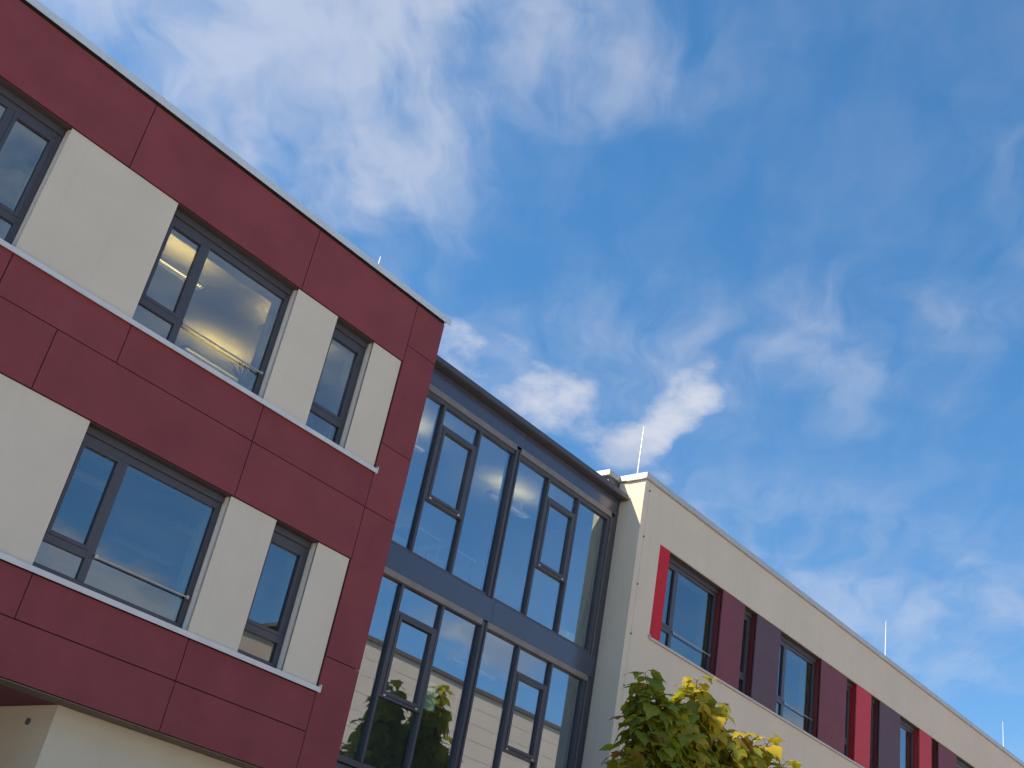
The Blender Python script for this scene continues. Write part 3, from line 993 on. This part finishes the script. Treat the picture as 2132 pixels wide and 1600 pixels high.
for i, (tp, yel, nl) in enumerate(TIPS):
    tp = Vector(tp)
    hgt = max(2.2, min(5.3, tp.z - 1.3 - 0.4 * rnd.random()))
    s0 = TB + Vector((-0.03 - 0.10 * max(0, hgt - 3), 0.05 + 0.09 * max(0, hgt - 3.2), hgt))
    mid_ = s0.lerp(tp, 0.5) + Vector((tp.x - s0.x, tp.y - s0.y, 0)) * 0.18 - Vector((0, 0, 0.05))
    bm = bmesh.new()
    cur = []
    for q in range(9):
        t_ = q / 8
        cur.append((1 - t_) ** 2 * s0 + 2 * t_ * (1 - t_) * mid_ + t_ * t_ * tp)
    tube(bm, cur, [0.022 * (1 - 0.85 * q / 8) + 0.003 for q in range(9)], 6)
    link('branch', bm, BARK, tree, smooth=True)
    nl = int(nl * (2.1 if i < 12 else 1.6))
    for j in range(nl):
        f_ = 1 - (j / nl) ** 1.1 * 0.85
        idx = min(7, int(f_ * 8))
        pb = cur[idx].lerp(cur[idx + 1], f_ * 8 - idx)
        ang = j * 2.4 + rnd.uniform(-.5, .5)
        out = Vector((math.cos(ang), math.sin(ang), 0))
        dist = 0.04 + 0.22 * min(1, 0.15 + (1 - f_) * 1.6) + rnd.uniform(0, 0.08)
        top = j < 5
        base = pb + out * dist + Vector((0, 0, rnd.uniform(-0.02, 0.10)))
        droop = rnd.uniform(-0.1, 0.35) if top else rnd.uniform(0.3, 1.2)
        ydir = (out * math.cos(droop) + Vector((0, 0, -math.sin(droop))) + Vector((rnd.uniform(-.25, .25), rnd.uniform(-.25, .25), 0))).normalized()
        nrm = (out * math.sin(droop) + Vector((0, 0, math.cos(droop))) + Vector((rnd.uniform(-.35, .35), rnd.uniform(-.35, .35), rnd.uniform(-.1, .1))))
        nrm = (nrm - ydir * nrm.dot(ydir)).normalized()
        xdir = ydir.cross(nrm)
        size = rnd.uniform(0.17, 0.32) * (0.78 if top else 1.0)
        M = Matrix(((xdir.x * size, ydir.x * size, nrm.x * size, base.x), (xdir.y * size, ydir.y * size, nrm.y * size, base.y),
                    (xdir.z * size, ydir.z * size, nrm.z * size, base.z), (0, 0, 0, 1)))
        u = rnd.random()
        yy = yel * (1.15 if top else 0.7)
        if u < yy:
            mi = 3 if rnd.random() < 0.6 else 2
        elif u < yy + 0.04:
            mi = 4
        else:
            mi = rnd.choice((0, 0, 1, 1, 2))
        leaves.append((M, rnd.randrange(len(LEAFG)), mi, pb))


def in_view(p):
    d = p - Vector((0, 0, 1.6))
    z = d.dot(FWD)
    return abs(d.dot(RIGHT) / z * 2374.88) < 1075 and abs(d.dot(DOWN) / z * 2374.88) < 815


near = sorted([l for l in leaves if in_view(l[0].translation)], key=lambda l: l[0].translation.length)[:300]
ids = {id(l) for l in near}
org = ORG[tree.name]
for M, g_, mi, pb in near:
    o = bpy.data.objects.new('leaf', leaf_mesh(g_, mi))
    COL.objects.link(o)
    o.parent = tree
    M2 = M.copy()
    M2.translation = M.translation - org
    o.matrix_basis = M2
Vs, Fs, Mi = [], [], []
for l in leaves:
    if id(l) in ids:
        continue
    M, g_, mi, pb = l
    V, Fc = LEAFG[g_]
    b0 = len(Vs)
    Vs += [tuple(M @ q - org) for q in V]
    Fs += [tuple(b0 + q for q in f) for f in Fc]
    Mi += [mi] * len(Fc)
me = bpy.data.meshes.new('foliage')
me.from_pydata(Vs, [], Fs)
for m in LEAFM:
    me.materials.append(m)
for p, mi in zip(me.polygons, Mi):
    p.material_index = mi
    p.use_smooth = True
fo = bpy.data.objects.new('foliage', me)
COL.objects.link(fo)
fo.parent = tree
fo['kind'] = 'stuff'
bm = bmesh.new()
for M, g_, mi, pb in leaves:
    b = M.translation
    tube(bm, [pb, pb.lerp(b, 0.5) + Vector((0, 0, 0.02)), b], 0.0028, 4, False)
o = link('leaf_stalks', bm, BARK, tree)
o['kind'] = 'stuff'

SC.render.resolution_x = 1024
SC.render.resolution_y = 768
SC.cycles.max_bounces = 7
SC.cycles.diffuse_bounces = 3
SC.cycles.glossy_bounces = 4
world.cycles.sampling_method = 'MANUAL'
world.cycles.sample_map_resolution = 512
SC.cycles.transparent_max_bounces = 16
SC.cycles.use_denoising = True
